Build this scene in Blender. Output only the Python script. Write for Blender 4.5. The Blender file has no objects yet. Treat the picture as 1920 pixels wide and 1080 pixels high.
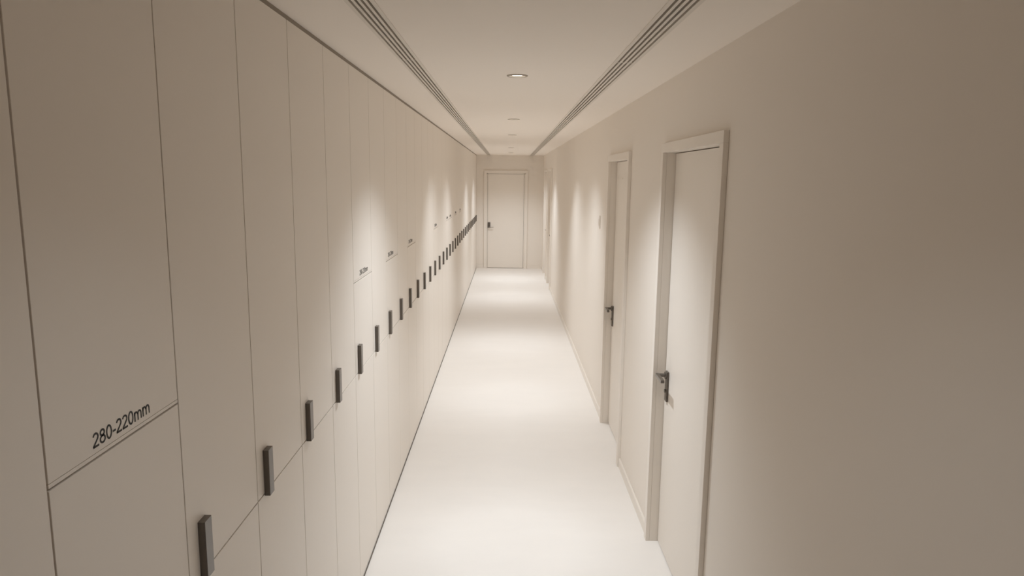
import bpy, bmesh, math
from mathutils import Matrix, Vector

C = bpy.context.scene.collection
H = 2.45                    # ceiling height
LX = -0.6955                # front plane of the locker doors
EY = 15.09                  # end wall
BK = -3.0                   # wall behind the camera
def RX(y):                  # the right wall closes in very slightly
    return 0.8077 - 0.00398 * y

# ------------------------------------------------------------------ materials
def mat(name, col, rough=0.5, metal=0.0, noise=None, bump=None, spec=0.5, coat=0.0):
    m = bpy.data.materials.new(name); m.use_nodes = True
    nt = m.node_tree; b = nt.nodes['Principled BSDF']
    b.inputs['Base Color'].default_value = (*col, 1)
    b.inputs['Roughness'].default_value = rough
    b.inputs['Metallic'].default_value = metal
    b.inputs['Specular IOR Level'].default_value = spec
    if coat: b.inputs['Coat Weight'].default_value = coat
    tc = nt.nodes.new('ShaderNodeTexCoord')
    if noise:
        (sx, sy, sz), amp = noise
        mp = nt.nodes.new('ShaderNodeMapping'); mp.inputs['Scale'].default_value = (sx, sy, sz)
        nz = nt.nodes.new('ShaderNodeTexNoise'); nz.inputs['Scale'].default_value = 1.0
        nz.inputs['Detail'].default_value = 6.0; nz.inputs['Roughness'].default_value = 0.6
        cr = nt.nodes.new('ShaderNodeMapRange')
        cr.inputs['From Min'].default_value = 0.3; cr.inputs['From Max'].default_value = 0.7
        cr.inputs['To Min'].default_value = 1 - amp; cr.inputs['To Max'].default_value = 1 + amp
        mx = nt.nodes.new('ShaderNodeVectorMath'); mx.operation = 'SCALE'
        mx.inputs[0].default_value = col
        nt.links.new(tc.outputs['Object'], mp.inputs['Vector'])
        nt.links.new(mp.outputs['Vector'], nz.inputs['Vector'])
        nt.links.new(nz.outputs['Fac'], cr.inputs['Value'])
        nt.links.new(cr.outputs['Result'], mx.inputs['Scale'])
        nt.links.new(mx.outputs['Vector'], b.inputs['Base Color'])
    if bump:
        sc, st = bump
        nz = nt.nodes.new('ShaderNodeTexNoise'); nz.inputs['Scale'].default_value = sc
        nz.inputs['Detail'].default_value = 4
        bp = nt.nodes.new('ShaderNodeBump'); bp.inputs['Strength'].default_value = st
        bp.inputs['Distance'].default_value = 0.001
        nt.links.new(tc.outputs['Object'], nz.inputs['Vector'])
        nt.links.new(nz.outputs['Fac'], bp.inputs['Height'])
        nt.links.new(bp.outputs['Normal'], b.inputs['Normal'])
    return m

M_wall = mat('wall_paint', (0.835, 0.782, 0.720), 0.75, bump=(260, 0.06), spec=0.3)
M_ceil = mat('ceiling_paint', (0.935, 0.880, 0.820), 0.85, spec=0.2)
M_floor = mat('poured_resin_floor', (0.870, 0.838, 0.800), 0.42, noise=((2.0, 6.0, 3.0), 0.013), bump=(90, 0.05), spec=0.35)
M_lock = mat('satin_laminate', (0.830, 0.779, 0.718), 0.42, bump=(420, 0.04), spec=0.4)
M_body = mat('locker_carcass', (0.13, 0.105, 0.08), 0.75)  # carcass colour darkened to deepen the shade in the door gaps
M_gapshade = mat('recessed_filler_strip', (0.30, 0.26, 0.215), 0.7)  # dark colour carries the shade of the gap under the ceiling
M_door = mat('satin_door_paint', (0.850, 0.800, 0.740), 0.45, bump=(300, 0.03), spec=0.4)
M_trim = mat('frame_paint', (0.840, 0.788, 0.726), 0.40, spec=0.45)
M_bronze = mat('dark_bronze', (0.120, 0.102, 0.084), 0.30, metal=0.30, spec=0.9)
M_ink = mat('black_lettering', (0.012, 0.010, 0.009), 0.6)
M_vent = mat('vent_enamel', (0.78, 0.73, 0.665), 0.45)
M_void = mat('duct_interior', (0.020, 0.016, 0.012), 0.9)
M_ring = mat('lamp_ring_enamel', (0.42, 0.375, 0.32), 0.45)
M_refl = mat('lamp_reflector', (0.22, 0.20, 0.175), 0.5)
M_lever = mat('brushed_lever', (0.36, 0.32, 0.28), 0.3, metal=0.8)
M_em = bpy.data.materials.new('lamp_lens'); M_em.use_nodes = True
b = M_em.node_tree.nodes['Principled BSDF']
b.inputs['Base Color'].default_value = (0.9, 0.87, 0.8, 1)
b.inputs['Emission Color'].default_value = (1.0, 0.93, 0.82, 1)
b.inputs['Emission Strength'].default_value = 3.0

# ------------------------------------------------------------------ helpers
def box(bm, x0, x1, y0, y1, z0, z1, bev=0.0, fn=None):
    vs = []
    for z in (z0, z1):
        for x, y in ((x0, y0), (x1, y0), (x1, y1), (x0, y1)):
            vs.append(bm.verts.new((x, y, z)))
    f = [bm.faces.new([vs[i] for i in q]) for q in
         ((3, 2, 1, 0), (4, 5, 6, 7), (0, 1, 5, 4), (1, 2, 6, 5), (2, 3, 7, 6), (3, 0, 4, 7))]
    if bev:
        es = {e for g in f for e in g.edges}
        r = bmesh.ops.bevel(bm, geom=list(es), offset=bev, segments=2, affect='EDGES', profile=0.5)
    return vs

def rbox(bm, d0, d1, y0, y1, z0, z1, bev=0.0):
    """box on the right wall: d = distance out of the wall into the corridor (negative = into the wall)"""
    t = bmesh.new(); box(t, 0, 1, 0, 1, 0, 1)
    vs = []
    for v in t.verts:
        y = y0 + (y1 - y0) * v.co.y
        d = d0 + (d1 - d0) * v.co.x
        v.co = Vector((RX(y) - d, y, z0 + (z1 - z0) * v.co.z))
    bmesh.ops.recalc_face_normals(t, faces=t.faces)
    if bev:
        bmesh.ops.bevel(t, geom=list(t.edges), offset=bev, segments=2, affect='EDGES', profile=0.5)
    me = bpy.data.meshes.new('t'); t.to_mesh(me); t.free(); bm.from_mesh(me); bpy.data.meshes.remove(me)

def obj(name, bm, m, parent=None, smooth=False):
    bmesh.ops.recalc_face_normals(bm, faces=bm.faces)
    me = bpy.data.meshes.new(name); bm.to_mesh(me); bm.free()
    me.materials.append(m)
    if smooth:
        for p in me.polygons: p.use_smooth = True
    o = bpy.data.objects.new(name, me); C.objects.link(o)
    if parent:
        o.parent = parent
        o.matrix_parent_inverse = Matrix.Identity(4)
        me.transform(Matrix.Translation(-world_loc(parent)))
    return o

def world_loc(o):
    v = Vector((0, 0, 0))
    while o:
        v += o.location; o = o.parent
    return v

def tag(o, label=None, cat=None, group=None, kind=None):
    if label: o['label'] = label
    if cat: o['category'] = cat
    if group: o['group'] = group
    if kind: o['kind'] = kind
    return o

def thing(name, loc, label, cat, group=None, kind=None):
    o = bpy.data.objects.new(name, None); C.objects.link(o)
    o.location = loc; o.empty_display_size = 0.1
    return tag(o, label, cat, group, kind)

def cyl(bm, p0, p1, r, n=20):
    p0, p1 = Vector(p0), Vector(p1); d = (p1 - p0)
    q = d.to_track_quat('Z', 'Y')
    m = Matrix.Translation((p0 + p1) / 2) @ q.to_matrix().to_4x4()
    bmesh.ops.create_cone(bm, cap_ends=True, segments=n, radius1=r, radius2=r, depth=d.length, matrix=m)

# ------------------------------------------------------------------ room shell
LY = [0.95, 3.48, 5.98, 8.10, 11.40, 13.50]      # downlights along the ceiling; the first is unseen, added to brighten the near end
LXC = 0.036
VL = (-0.4745, -0.3870)                    # left slot diffuser
VR = (0.4400, 0.5380)                      # right slot diffuser
VY = [0.05, 3.05, 6.05, 9.05, 12.05, 15.085]

bm = bmesh.new(); box(bm, -1.30, 1.05, BK - 0.1, EY + 0.1, -0.12, 0)
tag(obj('floor', bm, M_floor), 'pale seamless floor running the length of the corridor', 'floor', kind='structure')

bm = bmesh.new()
T = H + 0.10
def cbox(x0, x1, y0, y1):
    if x1 - x0 > 1e-5 and y1 - y0 > 1e-5: box(bm, x0, x1, y0, y1, H, T)
l0, l1 = VL[0] + 0.004, VL[1] - 0.004
r0, r1 = VR[0] + 0.004, VR[1] - 0.004
y0, y1 = VY[0] + 0.002, EY
cbox(-1.30, l0, BK, EY); cbox(r1, 1.05, BK, EY)
cbox(l0, l1, BK, y0); cbox(r0, r1, BK, y0)
hs = 0.09
cur = BK
for Y in LY:
    cbox(l1, r0, cur, Y - hs); cur = Y + hs
    cbox(l1, LXC - hs, Y - hs, Y + hs); cbox(LXC + hs, r0, Y - hs, Y + hs)
    n = 48; rr = 0.045
    rings = []
    for z in (H, T):
        ci, sq = [], []
        for i in range(n):
            a = 2 * math.pi * i / n
            c, s = math.cos(a), math.sin(a); k = hs / max(abs(c), abs(s))
            ci.append(bm.verts.new((LXC + rr * c, Y + rr * s, z)))
            sq.append(bm.verts.new((LXC + k * c, Y + k * s, z)))
        rings.append((ci, sq))
    for i in range(n):
        j = (i + 1) % n
        for (ci, sq) in rings: bm.faces.new((ci[i], ci[j], sq[j], sq[i]))
        bm.faces.new((rings[0][0][i], rings[0][0][j], rings[1][0][j], rings[1][0][i]))
cbox(l1, r0, cur, EY)
# soffit over everything keeps the ceiling light-tight
box(bm, -1.30, 1.05, BK, EY, T + 0.08, T + 0.12)
tag(obj('ceiling', bm, M_ceil), 'smooth pale ceiling over the corridor', 'ceiling', kind='structure')

bm = bmesh.new()
box(bm, -1.35, -1.27, BK, EY, 0, T + 0.1)
box(bm, -1.27, LX, BK, 0.565, 0, T)        # return of the wall where the lockers start
tag(obj('wall_left', bm, M_wall), 'plain wall behind and beside the locker row', 'wall', kind='structure')

# door openings on the right wall: (inner y0, inner y1)
DOORS = [(2.595, 3.520), (4.553, 5.378), (12.20, 12.98), (13.50, 14.38)]
DH = 2.092
bm = bmesh.new()
cur = BK
for a, c in DOORS:
    rbox(bm, 0, -0.20, cur, a - 0.012, 0, T)
    rbox(bm, 0, -0.20, a - 0.012, c + 0.012, DH + 0.012, T)
    cur = c + 0.012
rbox(bm, 0, -0.20, cur, EY, 0, T)
tag(obj('wall_right', bm, M_wall), 'plain beige wall with the recessed doors', 'wall', kind='structure')

# end wall with its opening
EX0, EX1, EH = -0.475, 0.362, 2.068
bm = bmesh.new()
box(bm, -1.30, EX0 - .01, EY, EY + 0.2, 0, T); box(bm, EX1 + .01, 1.05, EY, EY + 0.2, 0, T)
box(bm, EX0 - .01, EX1 + .01, EY, EY + 0.2, EH + .01, T)
tag(obj('wall_end', bm, M_wall), 'short wall closing the far end of the corridor', 'wall', kind='structure')
bm = bmesh.new(); box(bm, -1.35, 1.05, BK - 0.1, BK, 0, T + .1)
tag(obj('wall_back', bm, M_wall), 'plain wall closing the corridor behind the viewpoint', 'wall', kind='structure')

# baseboards
CW = 0.046
bm = bmesh.new(); cur = BK + 0.001
for a, c in DOORS + [(EY + CW - 0.001, 0)]:
    e = a - CW - 0.001
    if e > cur:
        rbox(bm, 0.0005, 0.012, cur, e, 0.0, 0.060)
        rbox(bm, 0.0005, 0.0095, cur, e, 0.060, 0.064)
    cur = c + CW + 0.001
tag(obj('baseboard_right', bm, M_trim), 'low pale skirting along the right wall', 'baseboard', kind='structure')
bm = bmesh.new()
box(bm, LX + .005, EX0 - 0.060, EY - .012, EY - .0005, 0, 0.062)
box(bm, EX1 + 0.060, RX(EY) - .014, EY - .012, EY - .0005, 0, 0.062)
tag(obj('baseboard_end', bm, M_trim), 'low pale skirting on the end wall', 'baseboard', kind='structure')
bm = bmesh.new(); box(bm, LX + .0005, LX + .0042, 0.567, EY - .002, 0.0, 0.006)
tag(obj('trim_2', bm, M_body), 'thin dark seal along the foot of the lockers', 'trim', kind='structure')
# flat strip above the lockers, painted dark for the shade in the gap
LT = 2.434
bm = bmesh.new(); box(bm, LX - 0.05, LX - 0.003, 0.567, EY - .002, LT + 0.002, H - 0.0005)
tag(obj('trim_1', bm, M_gapshade), 'narrow recessed shadow strip between lockers and ceiling', 'trim', kind='structure')

# ------------------------------------------------------------------ doors on the right
def lever_right(root, yc, z, m, sgn=-1):
    """backplate on the leaf with a lever near its top that reaches back towards the hinges"""
    d = -0.045
    h = obj_empty('handle', root, (RX(yc) - d, yc, z))
    bm = bmesh.new(); rbox(bm, d + 0.0002, d + 0.011, yc - 0.021, yc + 0.021, z - 0.140, z + 0.020, 0.003)
    obj('backplate', bm, m, h)
    x = RX(yc)
    bm = bmesh.new()
    cyl(bm, (x - d - 0.010, yc, z), (x - d - 0.058, yc, z), 0.0095)
    box(bm, x - d - 0.066, x - d - 0.048, min(yc + sgn * 0.125, yc - sgn * 0.011), max(yc + sgn * 0.125, yc - sgn * 0.011), z - 0.008, z + 0.009, 0.003)
    # rounded rose under the lever
    cyl(bm, (x - d - 0.0105, yc, z), (x - d - 0.018, yc, z), 0.019, 28)
    # key cylinder
    cyl(bm, (x - d - 0.0105, yc, z - 0.085), (x - d - 0.017, yc, z - 0.085), 0.009, 20)
    obj('lever', bm, m, h)
    return h

def obj_empty(name, parent, w):
    o = bpy.data.objects.new(name, None); C.objects.link(o)
    o.parent = parent; o.location = Vector(w) - world_loc(parent); o.empty_display_size = 0.05
    return o

DL = ['pale flush door in deep frame, nearest on the right wall',
      'pale flush door in deep frame, second along the right wall',
      'pale flush door, third along the right wall near the far end',
      'pale flush door on the right wall closest to the end wall']
for i, (a, c) in enumerate(DOORS):
    ym = (a + c) / 2
    r = thing('door_%d' % (i + 1), (RX(ym) + 0.05, ym, 0), DL[i], 'door', kind='structure')
    bm = bmesh.new()
    # architrave
    t = 0.021
    rbox(bm, 0.0003, t, a - CW, a, 0, DH, 0.0015)
    rbox(bm, 0.0003, t, c, c + CW, 0, DH, 0.0015)
    rbox(bm, 0.0003, t, a - CW, c + CW, DH, DH + CW, 0.0015)
    # lining inside the opening
    rbox(bm, 0.0, -0.19, a - 0.011, a, 0, DH)
    rbox(bm, 0.0, -0.19, c, c + 0.011, 0, DH)
    rbox(bm, 0.0, -0.19, a - 0.011, c + 0.011, DH, DH + 0.011)
    # stop bead behind the leaf
    rbox(bm, -0.088, -0.105, a, a + 0.012, 0, DH); rbox(bm, -0.088, -0.105, c - 0.012, c, 0, DH)
    rbox(bm, -0.088, -0.105, a, c, DH - 0.012, DH)
    obj('door_frame', bm, M_trim, r)
    bm = bmesh.new(); rbox(bm, -0.045, -0.086, a + 0.003, c - 0.003, 0.006, DH - 0.004, 0.0012)
    obj('door_leaf', bm, M_door, r)
    if i < 2: lever_right(r, c - 0.062, 0.958, M_bronze)
    else: lever_right(r, a + 0.062, 0.958, M_bronze, 1)
    if i == 1:      # thin strip high on the leaf
        bm = bmesh.new(); rbox(bm, -0.0448, -0.040, c - 0.30, c - 0.012, 1.962, 1.968)
        obj('trim_strip', bm, M_trim, r)

# door in the end wall
r = thing('door_5', (-0.05, EY + 0.05, 0), 'pale flush door in the wall at the far end', 'door', kind='structure')
bm = bmesh.new(); w = 0.058
box(bm, EX0 - w, EX0, EY - .028, EY - .0003, 0, EH, .002); box(bm, EX1, EX1 + 0.050, EY - .028, EY - .0003, 0, EH, .002)
box(bm, EX0 - w, EX1 + 0.050, EY - .028, EY - .0003, EH, EH + w, .002)
box(bm, EX0 - .009, EX0, EY, EY + .19, 0, EH); box(bm, EX1, EX1 + .009, EY, EY + .19, 0, EH)
box(bm, EX0 - .009, EX1 + .009, EY, EY + .19, EH, EH + .009)
box(bm, EX0, EX0 + .020, EY + .030, EY + .10, 0, EH); box(bm, EX1 - .026, EX1, EY + .030, EY + .10, 0, EH)
box(bm, EX0, EX1, EY + .030, EY + .10, EH - .014, EH)
obj('door_frame', bm, M_trim, r)
bm = bmesh.new(); box(bm, EX0 + .024, EX1 - .030, EY + .045, EY + .085, .008, EH - .018, .001)
obj('door_leaf', bm, M_door, r)
h = obj_empty('handle', r, (-0.42, EY + .02, .94))
bm = bmesh.new(); box(bm, -0.449, -0.393, EY + .028, EY + .0448, 0.885, 1.006, .003); obj('lock_plate', bm, M_bronze, h)
bm = bmesh.new()
cyl(bm, (-0.421, EY + .028, .903), (-0.421, EY - .018, .903), .009)
box(bm, -0.430, -0.320, EY - .027, EY - .013, .896, .910, .003); o = obj('lever', bm, M_lever, h); o['label'] = 'brushed steel lever'

# small plate on the right wall past the second door
y = 5.925
r = thing('wall_switch', (RX(y), y, 1.545), 'small pale switch plate on the right wall just past the second door', 'switch')
bm = bmesh.new(); rbox(bm, 0.0002, 0.009, y - .043, y + .043, 1.543, 1.652, .002); obj('switch_plate', bm, M_trim, r)
bm = bmesh.new(); rbox(bm, 0.0092, 0.013, y - .025, y + .025, 1.57, 1.625, .0015); obj('rocker', bm, M_trim, r)

# ------------------------------------------------------------------ ceiling slot diffusers
def vent(side, X, ya, yb, label):
    x0, x1 = X; W = x1 - x0; p = W / 5; sw = p * 0.47
    r = thing('air_vent', ((x0 + x1) / 2, (ya + yb) / 2, H), label, 'air vent', 'linear slot diffusers in the ceiling')
    bm = bmesh.new(); zb = H - 0.0028
    a, c = ya + 0.0006, yb - 0.0006
    f0 = x0 + p - sw / 2; f1 = x1 - p + sw / 2
    box(bm, x0, f0, a, c, zb, H - .0002); box(bm, f1, x1, a, c, zb, H - .0002)
    box(bm, x0 + .0045, f0, a + .003, c - .003, H - .0002, H + .045); box(bm, f1, x1 - .0045, a + .003, c - .003, H - .0002, H + .045)
    box(bm, f0, f1, a, a + .004, zb, H + .03); box(bm, f0, f1, c - .004, c, zb, H + .03)
    obj('frame', bm, M_vent, r)
    bm = bmesh.new()
    for (q0, q1) in ((x0 + .0045, x0 + .008), (x1 - .008, x1 - .0045)):
        box(bm, q0, q1, a + .003, c - .003, H + .045, H + .095)
    box(bm, x0 + .0045, x1 - .0045, a + .003, c - .003, H + .095, H + .098)
    n = int((yb - ya) / 0.5)
    obj('duct', bm, M_void, r)
    for k in range(1, 4):
        xc = x0 + p * (k + 0.5); hw = (p - sw) / 2
        bm = bmesh.new()
        vs = [(xc - hw, zb), (xc + hw, zb), (xc + hw * .55, H + .016), (xc - hw * .55, H + .016)]
        A = [bm.verts.new((x, a + .0042, z)) for x, z in vs]; B = [bm.verts.new((x, c - .0042, z)) for x, z in vs]
        bm.faces.new(A); bm.faces.new(B[::-1])
        for i in range(4): bm.faces.new((A[i], B[i], B[(i + 1) % 4], A[(i + 1) % 4]))
        obj('slat', bm, M_vent, r)
PL = ['nearest the camera', 'second from the camera', 'third from the camera', 'fourth from the camera', 'touching the end wall']
for i in range(5):
    vent('l', VL, VY[i], VY[i + 1], 'slotted ceiling air vent on the locker side, %s' % PL[i])
    vent('r', VR, VY[i], VY[i + 1], 'slotted ceiling air vent on the door side, %s' % PL[i])

# ------------------------------------------------------------------ downlights
def lathe(bm, prof, cx, cy, n=40):
    rings = [[bm.verts.new((cx + r * math.cos(2 * math.pi * i / n), cy + r * math.sin(2 * math.pi * i / n), z)) for i in range(n)] for r, z in prof]
    for a, b2 in zip(rings, rings[1:]):
        for i in range(n): bm.faces.new((a[i], a[(i + 1) % n], b2[(i + 1) % n], b2[i]))
    return rings
DLB = ['round recessed downlight almost overhead, above the top edge of the photo', 'round recessed downlight, nearest and largest of the row in the ceiling', 'round recessed downlight, second of the ceiling row from the camera',
       'round recessed downlight, third of the ceiling row from the camera', 'round recessed downlight, fourth of the ceiling row from the camera',
       'round recessed downlight, last of the ceiling row beside the end wall']
TILT = [0, 0, 13, -11, 0, 12]
POW = [0.13, 1.06, 0.79, 0.79, 0.97, 0.93]
LP = 132.0
for i, Y in enumerate(LY):
    r = thing('downlight', (LXC, Y, H), DLB[i], 'downlight', 'recessed downlights in the ceiling')
    bm = bmesh.new()
    R = lathe(bm, [(0.0395, H + .004), (0.0395, H - .002), (0.041, H - .0045), (0.050, H - .0035), (0.052, H - .0003), (0.0445, H - .0003), (0.0445, H + .004)], LXC, Y)
    for k in range(40): bm.faces.new((R[0][k], R[0][(k + 1) % 40], R[-1][(k + 1) % 40], R[-1][k]))
    obj('trim_ring', bm, M_ring, r, True)
    bm = bmesh.new()
    lathe(bm, [(0.0393, H + .001), (0.0386, H + .003), (0.0386, H + .030), (0.0398, H + .030), (0.0405, H + .003), (0.0393, H + .001)], LXC, Y)
    obj('reflector', bm, M_refl, r, True)
    bm = bmesh.new(); bmesh.ops.create_cone(bm, cap_ends=True, segments=40, radius1=.0382, radius2=.0382, depth=.004, matrix=Matrix.Translation((LXC, Y, H + .0058)))
    obj('lens', bm, M_em, r)
    ld = bpy.data.lights.new('downlight_lamp', 'SPOT'); ld.energy = LP * POW[i]; ld.color = (0.92, 0.99, 1.055)
    ld.spot_size = math.radians(113); ld.spot_blend = 1.0; ld.shadow_soft_size = 0.016
    lo = bpy.data.objects.new('lamp', ld); C.objects.link(lo); lo.parent = r; lo.location = (0, 0, 0.0015)
    lo.rotation_euler = (math.radians(TILT[i]), 0, 0)

# ------------------------------------------------------------------ lockers
P0, PW = 0.9909, 0.41861
SPLIT, HIGH = 1.0455, 1.476
def dbox(y0, y1, z0, z1):
    bm = bmesh.new(); box(bm, LX - 0.018, LX, y0, y1, z0, z1, 0.0008); return bm

def arc(cx, cy, rx, ry, a0, a1, n):
    return [(cx + rx * math.cos(math.radians(a0 + (a1 - a0) * i / n)), cy + ry * math.sin(math.radians(a0 + (a1 - a0) * i / n))) for i in range(n + 1)]
GLY = {
 '2': (.556, [(arc(.275, .505, .192, .172, 168, -38, 16) + [(.30, .275), (.17, .165), (.09, .085), (.062, .040)], False), ([(.03, .041), (.505, .041)], False)]),
 '8': (.556, [(arc(.278, .533, .163, .145, 90, 450, 24), True), (arc(.278, .206, .200, .170, 90, 450, 28), True)]),
 '0': (.556, [(arc(.278, .356, .198, .325, 90, 450, 32), True)]),
 '-': (.333, [([(.035, .255), (.298, .255)], False)]),
 'm': (.833, [([(.105, 0), (.105, .52)], False), ([(.105, .30)] + arc(.245, .335, .140, .145, 170, 20, 10) + [(.415, .34), (.415, 0)], False),
              ([(.415, .30)] + arc(.570, .335, .145, .145, 170, 20, 10) + [(.730, .34), (.730, 0)], False)]),
}
def lettering(parent, text, ystart, zbase, em, sw=.098):
    bm = bmesh.new(); pen = 0; x = LX
    for ch in text:
        adv, strokes = GLY[ch]
        for pts, closed in strokes:
            P = [Vector((pen + a, b2)) for a, b2 in pts]
            if closed: P = P[:-1]
            n = len(P); L = []; Rr = []
            for i in range(n):
                if closed: d = P[(i + 1) % n] - P[i - 1]
                else: d = P[min(i + 1, n - 1)] - P[max(i - 1, 0)]
                d.normalize(); nn = Vector((-d.y, d.x)) * sw / 2
                for lst, q in ((L, P[i] + nn), (Rr, P[i] - nn)):
                    lst.append((bm.verts.new((x + .0001, ystart + q.x * em, zbase + q.y * em)), bm.verts.new((x + .0005, ystart + q.x * em, zbase + q.y * em))))
            for i in range(n if closed else n - 1):
                j = (i + 1) % n
                bm.faces.new((L[i][1], L[j][1], Rr[j][1], Rr[i][1]))
                bm.faces.new((L[i][0], L[j][0], L[j][1], L[i][1])); bm.faces.new((Rr[i][0], Rr[j][0], Rr[j][1], Rr[i][1]))
        pen += adv
    o = obj('size_lettering', bm, M_ink, parent); o['label'] = 'small black printed size range'
    return o

def pull(parent, ys):
    y0, y1 = ys + 0.052, ys + 0.089; z0, z1 = 1.040, 1.177; D = 0.0165
    bm = bmesh.new(); t = .003
    # channel shaped grip: front plate, two sides and top, open underneath
    prof = [(LX + .0002, y0), (LX + D - .0015, y0), (LX + D, y0 + .0015), (LX + D, y1 - .0015), (LX + D - .0015, y1), (LX + .0002, y1)]
    inn = [(LX + .0002, y0 + t), (LX + D - t, y0 + t), (LX + D - t, y0 + t), (LX + D - t, y1 - t), (LX + D - t, y1 - t), (LX + .0002, y1 - t)]
    zt = z1 - t
    ob = [bm.verts.new((x, y, z0)) for x, y in prof]; ot = [bm.verts.new((x, y, z1)) for x, y in prof]
    ib = [bm.verts.new((x, y, z0)) for x, y in inn]; it = [bm.verts.new((x, y, zt)) for x, y in inn]
    for i in range(5):
        bm.faces.new((ob[i], ob[i + 1], ot[i + 1], ot[i])); bm.faces.new((ib[i], it[i], it[i + 1], ib[i + 1])); bm.faces.new((ob[i], ib[i], ib[i + 1], ob[i + 1]))
    bm.faces.new(ot); bm.faces.new(it[::-1])
    bm.faces.new((ob[0], ot[0], ot[5], it[5], it[0], ib[0])) if False else None
    bmesh.ops.remove_doubles(bm, verts=bm.verts, dist=1e-6)
    return obj('handle', bm, M_bronze, parent)

def locker(y0, y1, lettered, label, g0=.0021):
    r = thing('locker', (LX - 0.25, (y0 + y1) / 2, 0), label, 'locker', 'row of tall lockers along the left wall')
    bm = bmesh.new(); box(bm, LX - 0.50, LX - 0.0185, y0 + .0003, y1 - .0003, 0.0, LT)
    obj('body', bm, M_body, r)
    a, c = y0 + g0, y1 - .0017; g = .0021
    obj('lower_door', dbox(a, c, 0.010, SPLIT - g), M_lock, r)
    if lettered is None:
        u = obj('upper_door', dbox(a, c, SPLIT + g, LT), M_lock, r); pull(u, y0)
    else:
        u = obj('middle_door', dbox(a, c, SPLIT + g, HIGH - g), M_lock, r); pull(u, y0)
        bm = dbox(a, c, HIGH + .0095, LT)
        box(bm, LX - .018, LX - .0003, a, c, HIGH + g, HIGH + .0085)
        u = obj('top_door', bm, M_lock, r)
        lettering(u, '280-220mm', y0 + lettered, HIGH + .0195, .0352)
    return r

ORD = ['first', 'second', 'third', 'fourth', 'fifth', 'sixth', 'seventh', 'eighth', 'ninth', 'tenth', 'eleventh', 'twelfth', 'thirteenth', 'fourteenth',
       'fifteenth', 'sixteenth', 'seventeenth', 'eighteenth', 'nineteenth', 'twentieth']
ORD += ['twenty-' + s for s in ORD[:9]] + ['thirtieth'] + ['thirty-' + s for s in ORD[:9]]
LET = {1: .118, 6: .130, 8: .062, 10: .062, 14: .10, 17: .10, 18: .10, 20: .10, 22: .10}
for n in range(0, 35):
    ys = P0 + (n - 1) * PW; ye = min(ys + PW, EY - .003)
    if n == 0: lab = 'tall beige locker cut off by the left edge of the photo, first of the row'
    elif n == 1: lab = 'tall beige locker with large clear black 280-220mm lettering, nearest the camera'
    elif n == 34: lab = 'narrow beige locker with dark handle, last of the row against the end wall'
    elif n in LET: lab = 'tall beige locker with small lettering above a dark handle, %s in the row' % ORD[n]
    else: lab = 'tall plain beige locker with dark vertical handle, %s in the row' % ORD[n]
    locker(ys, ye, LET.get(n), lab, g0=.0028 if n == 1 else .0021)

# ------------------------------------------------------------------ camera
F, pitch, yaw, roll, ch = 1293.46498, 0.15724, 0.00659, 0.01235, 1.95445
cp, sp, cy, sy = math.cos(pitch), math.sin(pitch), math.cos(yaw), math.sin(yaw)
Fw = Vector((sy * cp, cy * cp, -sp)); Rt = Vector((cy, -sy, 0)); U = Rt.cross(Fw)
R2 = math.cos(roll) * Rt + math.sin(roll) * U; U2 = -math.sin(roll) * Rt + math.cos(roll) * U
cd = bpy.data.cameras.new('camera'); cam = bpy.data.objects.new('camera', cd); C.objects.link(cam)
cd.sensor_width = 36; cd.lens = F / 1920 * 36; cd.clip_start = 0.02
cam.matrix_world = Matrix(((R2.x, U2.x, -Fw.x, 0), (R2.y, U2.y, -Fw.y, 0), (R2.z, U2.z, -Fw.z, ch), (0, 0, 0, 1)))
S = bpy.context.scene; S.camera = cam

w = bpy.data.worlds.new('world'); S.world = w; w.use_nodes = True
w.node_tree.nodes['Background'].inputs['Color'].default_value = (0, 0, 0, 1)
S.view_settings.view_transform = 'Standard'; S.view_settings.look = 'None'
S.view_settings.gamma = 1; S.view_settings.use_curve_mapping = False
S.view_settings.exposure = 0.0
S.cycles.max_bounces = 16; S.cycles.diffuse_bounces = 12; S.cycles.glossy_bounces = 4
